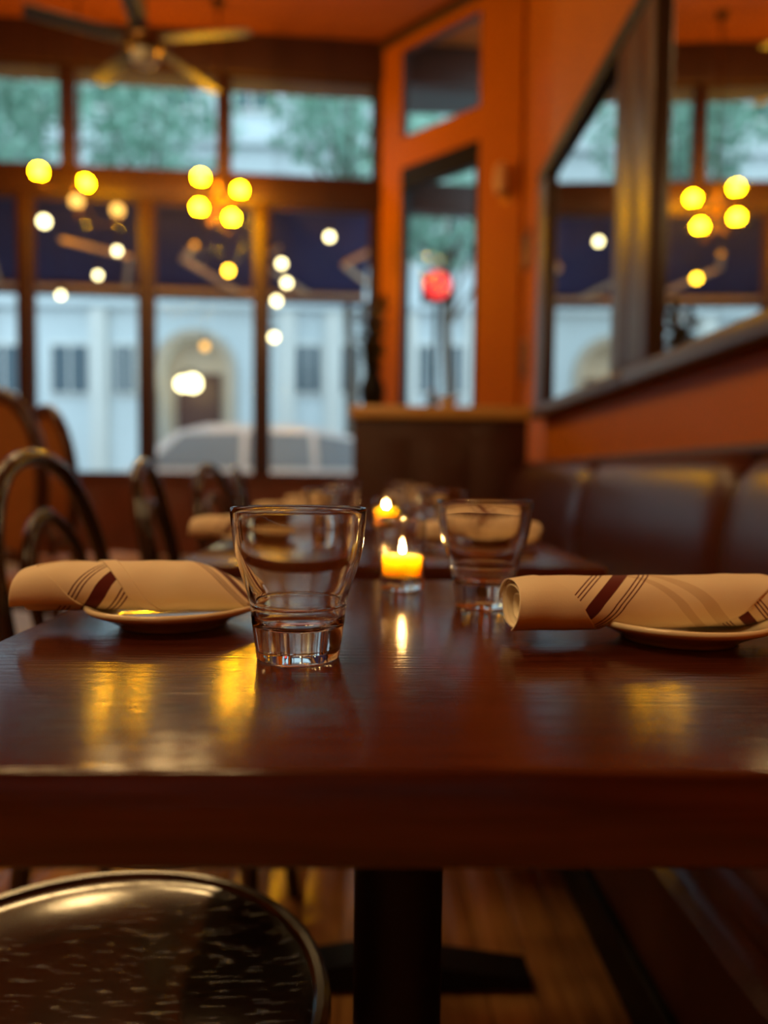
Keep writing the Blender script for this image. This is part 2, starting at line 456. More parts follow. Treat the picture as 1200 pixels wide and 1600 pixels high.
for a, b in zip([U0] + ul, ul + [U1]):
    if b - a > 0.3: window(a + 0.05, b - 0.05, z_tb1, z_h0, 'wide transom window pane under the ceiling beam', z_h0 - 0.17)
for a, b in zip([U0] + ll, ll + [U1]):
    if b - a > 0.3: window(a + 0.062, b - 0.062, zs, z_tb0, 'tall street window below the transom bar')

# ---- angled vestibule partition (local axes: x along it from the wall to far left, y away from the room)
CROT = math.atan2(CD.y, CD.x)
def cobj(name, bm, mat, label='', parent=None):
    if parent is not None: return obj(name, bm, mat, parent)
    o = struct(name, bm, mat, label); o.location = CA; o.rotation_euler = (0, 0, CROT); return o
# direction x' = CD, y' = rotated +90deg = towards the room side (-CN); keep that in mind: -y' is the vestibule side
uL = cpix(591, 300)[0]
tu0, tu1 = cpix(756, 100)[0], cpix(633, 150)[0]
tz1 = (cpix(756, 18)[1] + cpix(633, 84)[1]) / 2; tz0 = (cpix(756, 170)[1] + cpix(633, 217)[1]) / 2
gu0, gu1 = cpix(766, 400)[0], cpix(619, 400)[0]
gz1 = (cpix(766, 214)[1] + cpix(619, 272)[1]) / 2; gz0 = 0.9
ctop = ZC
bm = bmesh.new()
bx(bm, 0, tu0, -0.05, 0.05, 0, ctop)                     # right stile (by the wall)
bx(bm, tu1, uL, -0.05, 0.05, 0, ctop)                    # left stile
bx(bm, tu0, tu1, -0.05, 0.05, tz1, ctop)                 # head
bx(bm, tu0, tu1, -0.05, 0.05, gz1, tz0)                  # middle rail
bx(bm, tu0, tu1, -0.05, 0.05, 0, gz0)                    # bottom panel
vp = cobj('wall_partition', bm, 'orange', 'orange angled partition with glass beside the entrance')
cobj('cornice', box(-0.02, uL + 0.04, -0.09, 0.09, ctop - 0.10, ctop - 0.002, bev=0.02), 'mull', '', vp)
cobj('corner_post', box(uL - 0.05, uL + 0.03, -0.07, 0.07, 0, ctop, bev=0.012), 'orange', '', vp)
def cwindow(u0, u1, z0, z1, label, mat, fw, ft=None):
    ft = ft or fw
    global wn
    bm = bmesh.new()
    for a in ((u0, u1, z0, z0 + fw), (u0, u1, z1 - ft, z1)): bx(bm, a[0], a[1], -0.046, 0.046, a[2], a[3])
    for a in ((u0, u0 + fw), (u1 - fw, u1)): bx(bm, a[0], a[1], -0.046, 0.046, z0 + fw, z1 - ft)
    o = cobj('window_%d' % wn, bm, mat, label); wn += 1
    obj('pane', box(u0 + fw, u1 - fw, -0.003, 0.003, z0 + fw, z1 - ft), 'pane', o)
cwindow(tu0, tu1, tz0, tz1, 'small upper pane in the angled orange partition', 'mull', 0.012)
cwindow(tu0 - 0.0, tu1, gz0, gz1, 'tall glass pane in the angled orange partition', 'black', 0.05, 0.22)

struct('roof_porch', box(0.3, 3.4, 7.2, 9.8, 5.56, 5.68), 'grey_ceil', 'dark grey porch soffit above the entrance outside')
# ================================================================== STREET OUTSIDE
struct('sidewalk', box(-14, 14, 8.3, 10.6, -0.12, 0.0), 'paving', 'concrete sidewalk outside the windows')
struct('street', box(-30, 30, 10.6, 18.0, -0.24, -0.12), 'asphalt', 'asphalt street outside the windows')
struct('sidewalk_far', box(-30, 30, 18.0, 20.2, -0.12, 0.02), 'paving', 'sidewalk on the far side of the street')
YB = 20.0
bl = thing('stone_building', 'pale stone building with arched doorway across the street', 'building', (0, YB, 0))
arc = ony(300, 600, YB)
ax = arc.x
bm = bmesh.new()
aw, az = 0.95, ony(300, 560, YB).z - 0.3
for x0, x1, z0, z1 in ((-22, ax - aw, 0, 18), (ax + aw, 20, 0, 18), (ax - aw, ax + aw, az + aw, 18)): bx(bm, x0, x1, 0.3, 1.0, z0, z1)
# arch spandrels
for s in (-1, 1):
    pts = [(s * aw, az + aw), (s * aw, az)] + [(s * aw * math.cos(t), az + aw * math.sin(t)) for t in [PI / 2 * k / 8 for k in range(1, 9)]]
    A = [bm.verts.new((ax + p[0], 0.3, p[1])) for p in pts]; B = [bm.verts.new((ax + p[0], 1.0, p[1])) for p in pts]
    ring_faces(bm, A, B); bm.faces.new(A); bm.faces.new(B[::-1])
bmesh.ops.recalc_face_normals(bm, faces=bm.faces)
obj('facade', bm, 'bluewhite', bl)
obj('doorway_back', box(ax - aw, ax + aw, 0.9, 1.0, 0, az + aw), 'stone', bl)
ring = []
bm = bmesh.new()
tb(bm, [(ax - aw - .08, 0.28, 0.0)] + [(ax + (aw + .08) * math.cos(t), 0.28, az + (aw + .08) * math.sin(t)) for t in [PI - PI * k / 16 for k in range(17)]] + [(ax + aw + .08, 0.28, 0.0)], 0.13, 8)
obj('arch_moulding', bm, 'stone', bl)
obj('door', box(ax - .6, ax + .6, 0.80, 0.90, 0, az), 'counter', bl)
for z in (5.3, 9.6, 13.5): obj('cornice_band', box(-22, 20, 0.05, 0.3, z, z + 0.35, bev=0.05), 'bluewhite', bl)
for px in (150, 262, 358, 448, 520, 640, 740, -30, -140):
    p = ony(px, 600, YB); 
    if abs(p.x - ax) < 1.3: continue
    obj('pilaster', box(p.x - .22, p.x + .22, 0.12, 0.3, 0, 5.3, bev=0.03), 'white', bl)
def bwin(xc, z0, wd, h):
    f = obj('window', box(xc - wd / 2 - .1, xc + wd / 2 + .1, 0.2, 0.31, z0 - .1, z0 + h + .1, bev=0.02), 'white', bl)
    obj('pane', box(xc - wd / 2, xc + wd / 2, 0.18, 0.205, z0, z0 + h), 'dkglass', f)
    obj('bar', box(xc - .03, xc + .03, 0.165, 0.19, z0, z0 + h), 'white', f)
for px, wd in ((480, .62), (545, .55), (105, .95), (720, .6), (190, .5), (0, .9), (-90, .8), (590, .5), (660, .5)):
    p = ony(px, 612, YB); bwin(p.x, p.z, wd, 1.25)
for zz in (6.6, 10.6):
    for k in range(-9, 9):
        bwin(k * 1.9 + 0.6, zz, 0.85, 1.9)
wl = thing('wall_lantern', 'bright twin wall lantern under the arch across the street', 'lantern', ony(295, 600, YB - 0.1))
obj('globe', ball(0.17, (-.16, 0, 0)), 'bulb_w', wl); obj('globe', ball(0.21, (.10, 0, .02)), 'bulb_w', wl)
obj('bracket', tube([(-.16, 0, .1), (-.1, .1, .38), (.1, .1, .38), (.10, 0, .1)], .03, 8), 'black', wl)
obj('wall_arm', tube([(0, .1, .38), (0, .95, .38)], .03, 8), 'black', wl)

def tree(loc, h, rc, label, n=2200, seed=1):
    rnd = random.Random(seed)
    t = thing('street_tree', label, 'tree', loc, 0, 'street trees')
    bm = bmesh.new(); tb(bm, spline([(0, 0, 0), (.05, 0, h * .3), (-.06, .05, h * .6), (0, 0, h)], 4), [.13] * 5 + [.09] * 5 + [.05] * 3, 8)
    for k in range(6):
        a = k * 1.05; tb(bm, [(0, 0, h * .62 + k * .2), (math.cos(a) * rc * .6, math.sin(a) * rc * .6, h * .85 + .2 * k)], [.05, .02], 6)
    obj('trunk', bm, 'bark', t)
    bm = bmesh.new()
    for k in range(n):
        while True:
            v = Vector((rnd.uniform(-1, 1), rnd.uniform(-1, 1), rnd.uniform(-1, 1)))
            if 0.15 < v.length < 1 and (math.sin(v.x * 5 + seed) + math.sin(v.y * 6) + math.sin(v.z * 7 + 1)) > -0.6: break
        c = Vector((v.x * rc, v.y * rc, h + v.z * rc * .8)); a = Vector((rnd.gauss(0, 1), rnd.gauss(0, 1), rnd.gauss(0, 1))).normalized()
        b = a.orthogonal().normalized(); s = rnd.uniform(.07, .15)
        q = [c - a * s, c - b * s * .6, c + a * s, c + b * s * .6]
        bm.faces.new([bm.verts.new(x) for x in q])
    tag(obj('crown', bm, 'leaf', t), kind='stuff')
for i, (px, Y, h, rc, lb) in enumerate(((-20, 13.0, 7.4, 1.6, 'leafy tree seen through the leftmost transom window'),
                                        (235, 16.2, 8.8, 2.0, 'leafy tree across from the middle transom window'),
                                        (545, 15.0, 8.6, 2.0, 'leafy tree filling the right side of the last transom window'),
                                        (700, 12.8, 5.9, 1.6, 'leafy tree seen through the glass partition'))):
    p = ony(px, 745, Y); tree((p.x, Y, -0.12), h, rc, lb, seed=i + 1)

# parked car
def car(loc, label):
    t = thing('parked_car', label, 'car', loc)
    prof = [(-2.3, .32), (-2.32, .72), (-2.15, 1.0), (-1.75, 1.08), (-1.1, 1.62), (-.6, 1.74), (.9, 1.72), (1.9, 1.5), (2.2, 1.02), (2.28, .7), (2.25, .32)]
    bm = bmesh.new(); rows = []
    for yy, sh in ((-.88, .0), (-.92, .35), (-.72, 1.0), (.72, 1.0), (.92, .35), (.88, .0)):
        row = []
        for x, z in prof:
            zz = z if sh == 1.0 else (min(z, 1.02) if sh == .35 else .32)
            row.append(bm.verts.new((x * (1 if sh < 1 or z < 1.1 else .97), yy, zz)))
        rows.append(row)
    for A, B in zip(rows, rows[1:]):
        for i in range(len(prof) - 1):
            try: bm.faces.new((A[i], A[i + 1], B[i + 1], B[i]))
            except ValueError: pass
    bmesh.ops.recalc_face_normals(bm, faces=bm.faces)
    obj('body', bm, 'car', t, smooth=30)
    for s in (-1, 1):
        for q in ([(-1.45, 1.1), (-.95, 1.58), (-.1, 1.62), (-.1, 1.1)], [(0, 1.1), (0, 1.62), (.9, 1.6), (.95, 1.1)], [(1.05, 1.1), (1.0, 1.6), (1.7, 1.47), (2.0, 1.1)]):
            bm = bmesh.new()
            f = lambda p, o: (p[0], s * ((.915 if p[1] < 1.2 else .765) + o), p[1])
            A = [bm.verts.new(f(p, .004)) for p in q]; B = [bm.verts.new(f(p, -.02)) for p in q]
            ring_faces(bm, A, B); bm.faces.new(A); bm.faces.new(B[::-1]); bmesh.ops.recalc_face_normals(bm, faces=bm.faces)
            obj('side_window', bm, 'carglass', t)
        for x in (-1.45, 1.45):
            b_ = lathe([(0, -.1), (.34, -.1), (.36, -.06), (.36, .06), (.34, .1), (0, .1)], 20)
            bmesh.ops.rotate(b_, verts=b_.verts, matrix=Matrix.Rotation(PI / 2, 3, 'X')); bmesh.ops.translate(b_, verts=b_.verts, vec=(x, s * .82, .36))
            obj('wheel', b_, 'rubber', t)
    bx_ = box(-2.34, -2.2, -.75, -.45, .72, .88); bx(bx_, -2.34, -2.2, .45, .75, .72, .88); obj('headlights', bx_, 'white', t)
p = ony(400, 745, 11.7)
car((p.x, 11.7, -0.12), 'silver parked car outside the street windows')

# awning (street-front axes)
aw_t = tag(thing('awning', 'navy canvas awning over the street windows with tan frame', 'awning', F0, AL))
zA, zB, wB = z_tb0 + 0.06, fpix(300, 452, 1.7)[1], 1.7
obj('canopy', prism([(0.12, zA), (wB, zB), (wB, zB + .012), (0.12, zA + .012)], 'x', U0 + .2, -0.0), 'navy', aw_t)
obj('valance', box(U0 + .2, 0.0, wB - .006, wB + .006, zB - .14, zB), 'navy', aw_t)
obj('front_bar', tube([(U0 + .2, wB - .03, zB - .03), (0, wB - .03, zB - .03)], .035, 8), 'tanmetal', aw_t)
for u in (-4.9, -3.35, -1.95, -1.05, -0.06):
    obj('arm', tube([(u, 0.14, zA - .45), (u + (.55 if u < -2 else -.25), .8, zA - .42), (u + .3, wB - .05, zB - .02)], .03, 8), 'tanmetal', aw_t)
# hanging bulbs; the amber one stands for a chandelier reflection in the glass
bulbs = [(69, 346, 1, 18), (183, 392, 0, 12), (153, 430, 0, 11), (95, 461, 0, 11), (357, 423, 2, 15), (515, 370, 1, 14), (440, 412, 1, 14),
         (448, 442, 1, 14), (432, 470, 1, 14), (428, 527, 1, 14), (320, 541, 3, 14)]
where = {69: 'topmost', 183: 'upper right', 153: 'middle', 95: 'lowest', 357: 'amber chandelier reflection drawn as', 515: 'top', 440: 'second', 448: 'third', 432: 'fourth', 428: 'lowest', 320: 'dim orange'}
pln = {69: 'leftmost window', 183: 'leftmost window', 153: 'leftmost window', 95: 'leftmost window', 357: 'middle window', 320: 'middle window'}
for q, (x, y, k, sz) in enumerate(bulbs):
    W = -0.22 - 0.07 * (q % 3)
    P = onplane(x, y, F0 + FN * W, FN)
    b = thing('hanging_bulb', '%s hanging globe bulb before the %s' % (where[x], pln.get(x, 'window beside the partition')), 'bulb', P, AL, 'globe bulbs hanging before the street windows')
    r = sz / FPX * 7.6 * 0.42
    obj('globe', ball(r, seg=16), ('bulb_refl' if k == 2 else 'bulb_d' if k == 3 else 'bulb_w'), b)
    obj('socket', lathe([(0, r * .9), (.02, r * .9), (.02, r + .05), (0, r + .05)], 12), 'black', b)
    obj('cord', tube([(0, 0, r + .04), (0, 0, ZC - P.z)], .003, 6), 'black', b)
# red sign light
P = ony(683, 447, 10.6)
rs = thing('red_signal', 'glowing red signal light seen through the glass partition', 'signal', P)
obj('lens', ball(0.19, (0, -.05, 0), (1, .55, 1)), 'red', rs)
obj('housing', box(-.22, .22, -.02, .16, -.22, .22, bev=.02), 'black', rs)
obj('pole', tube([(0.0, .08, -.19), (0.0, .08, -P.z)], .035, 8), 'black', rs)

# ================================================================== RIGHT WALL: mirrors, banquette
def wmirror(y0, y1, z0, z1, label, fw):
    t = thing('wall_mirror', label, 'mirror', (XW, (y0 + y1) / 2, z0), 0, 'framed mirrors above the banquette')
    h = (y1 - y0) / 2; H = z1 - z0
    obj('mirror_glass', box(-.022, -.012, -h + .03, h - .03, .03, H - .03), 'mirror', t)
    obj('back_board', box(-.012, -.001, -h + .01, h - .01, .01, H - .01), 'frame', t)
    for s in (-1, 1):
        y = s * (h - fw / 2)
        obj('frame_stile', box(-.055, -.001, y - fw / 2, y + fw / 2, .07, H - .08, bev=.008), 'frame', t)
    obj('frame_top', box(-.06, -.001, -h, h, H - .08, H, bev=.008), 'black', t)
    obj('frame_ledge', box(-.075, -.001, -h, h, 0, .07, bev=.012), 'frame', t)
ym = onx(853, 450, XW).y; yp0 = onx(965, 450, XW - .03).y; yp1 = onx(1024, 450, XW - .03).y
ymid = (yp0 + yp1) / 2
wmirror(ymid, ym, 1.20, 2.585, 'narrow framed mirror nearest the entrance partition', (yp0 - yp1) / 2)
wmirror(ymid - 1.75, ymid, 1.20, 2.585, 'wide framed mirror reflecting the chandelier above the banquette', (yp0 - yp1) / 2)

bq = thing('banquette', 'oxblood leather banquette along the orange wall', 'banquette', (0, 0, 0))
obj('plinth', box(.445, XW - .01, 0.2, 4.35, 0, .36), 'counter', bq)
obj('kick_board', box(.425, .445, 0.2, 4.35, 0, .10, bev=.004), 'black', bq)
def cushion(y0, y1, kind):
    bm = bmesh.new(); nu, nv = 22, 18
    # cross-section in (x,z); puffed, with rounded ends
    if kind == 'back':
        sec = [(.86, .47), (.80, .50), (.782, .60), (.785, .70), (.80, .80), (.83, .885), (.875, .928), (.93, .93), (.975, .90), (.975, .47)]
        cen = (.92, .69)
    else:
        sec = [(.40, .37), (.385, .40), (.39, .435), (.43, .462), (.60, .468), (.78, .462), (.86, .44), (.86, .37)]
        cen = (.62, .42)
    cl = spline([(a, 0, b) for a, b in sec], 3, closed=True)
    rows = []
    for i in range(nu + 1):
        f = i / nu; e = min(f, 1 - f) * (y1 - y0)
        s = 1.0 if e > .12 else math.sqrt(max(0, 1 - (1 - e / .12) ** 2)) * .26 + .74
        y = y0 + .004 + (y1 - y0 - .008) * (0.5 - 0.5 * math.cos(PI * f))
        e = min(y - y0, y1 - y); s = 1.0 if e > .12 else math.sqrt(max(0, 1 - (1 - e / .12) ** 2)) * .26 + .74
        puff = 0.012 * math.sin(PI * (y - y0) / (y1 - y0))
        rows.append([bm.verts.new((cen[0] + (p.x - cen[0]) * s - (puff if p.x < .9 and kind == 'back' else 0), y, cen[1] + (p.z - cen[1]) * (s if p.z > cen[1] else 1))) for p in cl])
    for A, B in zip(rows, rows[1:]): ring_faces(bm, A, B)
    bm.faces.new(rows[0]); bm.faces.new(rows[-1][::-1])
    bmesh.ops.recalc_face_normals(bm, faces=bm.faces)
    obj(kind + '_cushion', bm, 'leather', bq, smooth=60)
ys = [4.3, onx(905, 760, .80).y, onx(1122, 780, .80).y]
ys.append(ys[2] - (ys[1] - ys[2])); 
for a, b in zip(ys[1:], ys): cushion(a, b, 'back'); cushion(a, b, 'seat')
obj('cap_rail', box(.905, XW - .002, ys[-1], 4.35, .925, .955, bev=.008), 'counter', bq)

# ================================================================== HOST COUNTER and wall fittings
yc = 4.45
cl_ = ony(546, 700, yc).x; cr_ = .985; zct = ony(680, 634, yc).z
ct = thing('host_counter', 'dark mahogany host counter with honey wooden top', 'counter', (0, yc, 0))
obj('body', box(cl_ + .02, cr_ - .02, .04, .38, 0, zct - .075, bev=.006), 'counter', ct)
for k in range(3):
    wd = (cr_ - cl_ - .1) / 3; x0 = cl_ + .05 + k * wd
    obj('panel', box(x0 + .03, x0 + wd - .03, .025, .045, .25, zct - .2, bev=.008), 'counter', ct)
obj('top', box(cl_, cr_, 0, .42, zct - .075, zct, bev=.012), 'ctop', ct)
obj('kick_board', box(cl_ + .02, cr_ - .02, .03, .045, 0, .1), 'black', ct)

# dark flower arrangement on the counter
fx = ony(582, 600, yc + .2).x
fa = thing('flower_arrangement', 'dark leafy branch arrangement in a vase on the counter', 'plant', (fx, yc + .2, zct))
obj('vase', lathe([(0, 0), (.05, 0), (.075, .05), (.08, .12), (.05, .2), (.045, .24), (.055, .26), (.045, .26), (.038, .22), (.065, .12), (0, .02)], 24), 'black', fa)
rnd = random.Random(3)
for k in range(9):
    a = rnd.uniform(0, 2 * PI); h = rnd.uniform(.42, .66); s = rnd.uniform(.03, .11)
    pts = spline([(0, 0, .2), (s * .4 * math.cos(a), s * .4 * math.sin(a), h * .6), (s * math.cos(a), s * math.sin(a), h)], 4)
    br = obj('branch', tube(pts, .005, 6), 'bark', fa)
    bm = bmesh.new()
    for p in pts[3:]:
        for q in range(4):
            d = Vector((rnd.gauss(0, 1), rnd.gauss(0, 1), rnd.gauss(.3, .6))).normalized(); b = d.orthogonal().normalized(); l = rnd.uniform(.05, .09)
            vs4 = [p, p + d * l * .5 + b * l * .28, p + d * l, p + d * l * .5 - b * l * .28]
            bm.faces.new([bm.verts.new(v) for v in vs4])
    tag(obj('leaves', bm, 'dleaf', br), kind='stuff')
P = ony(700, 628, yc + .12)
obw = tag(obj('bowl', lathe([(0, 0), (.03, 0), (.035, .008), (.06, .04), (.07, .065), (.066, .065), (.055, .04), (.03, .014), (0, .012)], 28), 'white'), 'small white ceramic bowl on the host counter', 'bowl')
obw.location = (P.x, yc + .14, zct)
P = ony(676, 628, yc + .12)
bt = thing('bottle', 'small dark bottle beside the white bowl on the counter', 'bottle', (P.x, yc + .2, zct))
obj('body', lathe([(0, 0), (.026, 0), (.028, .01), (.028, .06), (.012, .085), (.011, .1), (0, .1)], 20), 'dleaf', bt)
obj('cap', lathe([(0, .1), (.014, .1), (.014, .118), (0, .118)], 16), 'brass', bt)

# sconce and small frames on the partition stile
u, z = cpix(797, 292)
sc = thing('wall_sconce', 'parchment-coloured wall sconce on the orange partition', 'sconce', CA + CD * u - CN * 0.051 + Vector((0, 0, z)), CROT)
obj('back_plate', box(-.04, .04, 0, .015, -.16, .16, bev=.006), 'brass', sc)
obj('arm', tube([(0, .01, -.1), (0, .07, -.13), (0, .09, -.09)], .01, 8), 'brass', sc)
bm = lathe([(.05, -.10), (.075, .0), (.06, .14), (.035, .17), (.030, .17), (.055, .14), (.070, .0), (.045, -.10)], 24)
bmesh.ops.translate(bm, verts=bm.verts, vec=(0, .085, 0)); obj('shade', bm, 'tan', sc)
def framed(pos, wd, h, label):
    t = thing('picture_frame', label, 'picture', pos)
    obj('print', box(-.012, -.008, -wd / 2 + .02, wd / 2 - .02, -h / 2 + .02, h / 2 - .02), 'pic', t)
    bm = bmesh.new()
    for s in (-1, 1):
        bx(bm, -.025, -.001, s * (wd / 2 - .012) - .012, s * (wd / 2 - .012) + .012, -h / 2, h / 2, bev=.003)
        bx(bm, -.024, -.001, -wd / 2 + .024, wd / 2 - .024, s * (h / 2 - .012) - .012, s * (h / 2 - .012) + .012, bev=.003)
    obj('frame', bm, 'brass', t)
P = onx(826, 390, XW2); framed((XW2, P.y, P.z), .34, .34, 'small brass-framed picture between mirror and partition')
P = onx(822, 560, XW2); framed((XW2, P.y, P.z), .22, .36, 'small dark picture low beside the mirror, above the counter')

# ================================================================== LIGHT FITTINGS
def chandelier(px, Y, mats, label, ring=True):
    pts = [ony(x, y, Y) for x, y, *_ in px]
    c = sum(pts, Vector()) / len(pts)
    t = thing('chandelier', label, 'chandelier', c, 0, 'chandeliers with globe bulbs')
    obj('rod', tube([(0, 0, -.05), (0, 0, ZC - c.z)], .012, 8), 'dkbrass', t)
    obj('canopy', lathe([(0, ZC - c.z), (.07, ZC - c.z), (.06, ZC - c.z - .04), (0, ZC - c.z - .05)], 20), 'dkbrass', t)
    obj('hub', lathe([(0, -.09), (.03, -.07), (.05, -.02), (.05, .03), (.02, .07), (0, .08)], 20), 'dkbrass', t)
    for k, (p, m) in enumerate(zip(pts, mats)):
        o = p - c; o.y += (.1 if k % 2 else -.1)
        b = Vector((o.x, o.y, o.z - .075))
        ar = obj('arm', tube(spline([(0, 0, -.01), (o.x * .4, o.y * .4, b.z - .06), (o.x * .9, o.y * .9, b.z - .05), tuple(b)], 5), .009, 8), 'dkbrass', t)
        obj('cup', lathe([(0, b.z - .01), (.03, b.z - .005), (.035, b.z + .02), (0, b.z + .02)], 16), 'dkbrass', ar).location = (o.x, o.y, 0)
        bb = ball(.058, tuple(o)); obj('bulb', bb, m, t)
    return t
chandelier([(68, 275), (127, 280), (126, 321), (178, 323)], 7.3, ['bulb_y', 'bulb_y', 'bulb_d', 'bulb_d'], 'brass chandelier with amber globes before the left windows')
chandelier([(317, 284), (372, 291), (315, 330), (359, 335)], 7.5, ['bulb_y', 'bulb_y', 'bulb_y', 'bulb_y'], 'brass chandelier with four amber globes before the middle window')
# globe clusters out of view, added to light the tables and counter
def globes(loc, n, R, r, label):
    t = thing('fill_cluster', label, 'added lamp', loc, 0, 'added globe clusters out of view')
    obj('rod', tube([(0, 0, 0), (0, 0, ZC - loc[2])], .012, 8), 'brass', t)
    obj('hub', ball(.06), 'brass', t)
    for k in range(n):
        a = 2 * PI * k / n + .3
        e = (R * math.cos(a), R * math.sin(a), -.02)
        obj('arm', tube([(0, 0, 0), e], .009, 8), 'brass', t)
        obj('bulb', ball(r, (e[0], e[1], e[2] - r)), 'bulb_fill', t)
globes((-0.95, -0.2, 2.85), 5, .4, .085, 'added out-of-view globe cluster lighting the near tables')
globes((-2.4, 2.4, 3.9), 5, .4, .085, 'added out-of-view globe cluster lighting the left side of the room')
globes((-1.9, 4.4, 4.35), 5, .4, .085, 'added out-of-view globe cluster lighting the host counter')

# ceiling fan
P = ony(226, 82, 5.6)
fn = thing('ceiling_fan', 'dim ceiling fan with frosted lamp below the orange ceiling', 'fan', (P.x, 5.6, P.z))
obj('down_rod', tube([(0, 0, .1), (0, 0, ZC - P.z)], .015, 8), 'dkbrass', fn)
obj('motor', lathe([(0, .13), (.06, .13), (.12, .09), (.12, .03), (.07, 0), (0, 0)], 24), 'dkbrass', fn)
obj('lamp_bowl', lathe([(.08, 0), (.10, -.04), (.07, -.09), (0, -.11)], 24), 'fanglass', fn)
for a in (-10, 62, 134, 206, 278):
    b_ = box(.14, .80, -.065, .065, .055, .065, bev=.004)
    bmesh.ops.rotate(b_, verts=b_.verts, matrix=Matrix.Rotation(.2, 3, 'X')); bmesh.ops.translate(b_, verts=b_.verts, vec=(0, 0, .02))
    bmesh.ops.rotate(b_, verts=b_.verts, matrix=Matrix.Rotation(math.radians(a), 3, 'Z'))
    obj('blade', b_, 'fanwood', fn)

# ================================================================== TABLES
ZT = 0.75
def make_table(loc, label):
    t = thing('dining_table', label, 'table', loc, 0, 'mahogany tables in a row')
    obj('tabletop', box(-.282, .282, -.27, .27, ZT - .040, ZT, bev=.0025), 'table', t)
    obj('column', lathe([(0, .03), (.034, .03), (.034, ZT - .054), (0, ZT - .054)], 32), 'black', t).location = (-.004, 0, 0)
    bm = bmesh.new(); bx(bm, -.16, .16, -.03, .03, ZT - .054, ZT - .040); bx(bm, -.03, .03, -.16, .16, ZT - .054, ZT - .040); obj('top_bracket', bm, 'black', t)
    for k in range(4):
        b_ = prism([(.0, .012), (.0, .06), (.05, .058), (.25, .03), (.255, .012)], 'y', -.032, .032)
        bmesh.ops.rotate(b_, verts=b_.verts, matrix=Matrix.Rotation(k * PI / 2, 3, 'Z'))
        ft = obj('foot', b_, 'black', t)
        g = lathe([(0, 0), (.018, 0), (.018, .014), (0, .014)], 12); a = k * PI / 2
        obj('glide', g, 'rubber', ft).location = (.225 * math.cos(a), .225 * math.sin(a), 0)
    return t
TX = 0.030
TY = [0.554, 1.22, 1.90, 2.60, 3.30]
t1 = make_table((TX, TY[0], 0), 'nearest mahogany table set with two glasses and napkins')
for y, lb in zip(TY[1:], ('second mahogany table behind the front table', 'third mahogany table in the row', 'fourth mahogany table in the row', 'last mahogany table in the row, before the counter')):
    dup(t1, (TX, y, 0), 0, lb)

# ---- drinking glass
GH = 0.095
def make_glass(loc, label):
    f = GH
    outer = [(0, .0012), (.0235, .0012), (.0250, 0.0), (.0262, .0015), (.0266, .005), (.0277, .012), (.0292, .24 * f), (.0300, .335 * f), (.0304, .35 * f), (.0306, .36 * f), (.0302, .368 * f), (.0310, .385 * f),
             (.0322, .44 * f), (.0343, .51 * f), (.0366, .58 * f), (.0393, .68 * f), (.0410, .78 * f), (.0420, .88 * f), (.0427, .97 * f), (.0427, .990 * f), (.0421, f), (.0413, .9975 * f), (.0410, .985 * f)]
    inner = [(.0400, .88 * f), (.0389, .78 * f), (.0371, .68 * f), (.0343, .58 * f), (.0318, .51 * f), (.0296, .44 * f), (.0282, .40 * f), (.0276, .385 * f), (.0273, .36 * f), (.0266, .30 * f), (.0255, .25 * f), (.0232, .222 * f), (.018, .21 * f), (.009, .205 * f), (0, .204 * f)]
    o = obj('drinking_glass', lathe(outer + inner, 96), 'glass', smooth=50)
    o.location = loc
    return tag(o, label, 'glass', 'clear tumblers on the tables')
def gl(x, y): 
    p = onz(x, y, ZT); return (p.x, p.y, ZT + .0003)
g0 = make_glass(gl(466, 1027), 'clear stepped tumbler in front, overlapping the left plate')
def gcopy(loc, lb):
    o = g0.copy(); C.objects.link(o); o.location = loc; o['label'] = lb; return o
gcopy(gl(755, 946), 'clear stepped tumbler between the candle and right napkin')

# ---- votive candle
def make_votive(loc, label, wax_h, lit=True):
    t = thing('votive_candle', label, 'candle', loc, 0, 'votive candles on the tables')
    r, H = .0245, .0715
    obj('glass_cup', lathe([(r - .0015, .0125), (r - .0008, .03), (r, H - .002), (r - .0006, H), (r - .0018, H), (r - .0022, H - .002), (r - .0030, .03), (r - .0034, .0145)], 48), 'votive', t)
    rim = obj('glass_rim', tube([(math.cos(2 * PI * k / 48) * (r - .0010), math.sin(2 * PI * k / 48) * (r - .0010), H) for k in range(48)], .0012, 8, closed=True), 'glass', t)
    obj('glass_base', lathe([(0, .001), (.019, .001), (.0205, 0), (.0222, .002), (.0230, .012), (.0224, .0138), (0, .0138)], 48), 'glass', t)
    rw = r - .0038
    obj('wax', lathe([(0, .0145), (rw - .001, .0145), (rw, .016), (rw + .0005, wax_h), (rw - .001, wax_h + .001), (rw * .55, wax_h - .001), (0, wax_h - .0018)], 40), 'wax', t)
    obj('wick', tube([(0, 0, wax_h - .003), (.0006, 0, wax_h + .005)], .0007, 6), 'wick', t)
    z = wax_h + .003
    obj('flame', lathe([(0, z), (.0017, z + .0006), (.0026, z + .0024), (.0023, z + .0042), (.0011, z + .0064), (0, z + .0085)], 20), 'flame', t)
    return t
p = onz(628, 921, ZT)
make_votive((p.x, p.y, ZT + .0003), 'lit votive candle with amber wax near the table edge', .0345)
make_votive((.036, 1.47, ZT + .0003), 'lit votive candle on the second table', .052)

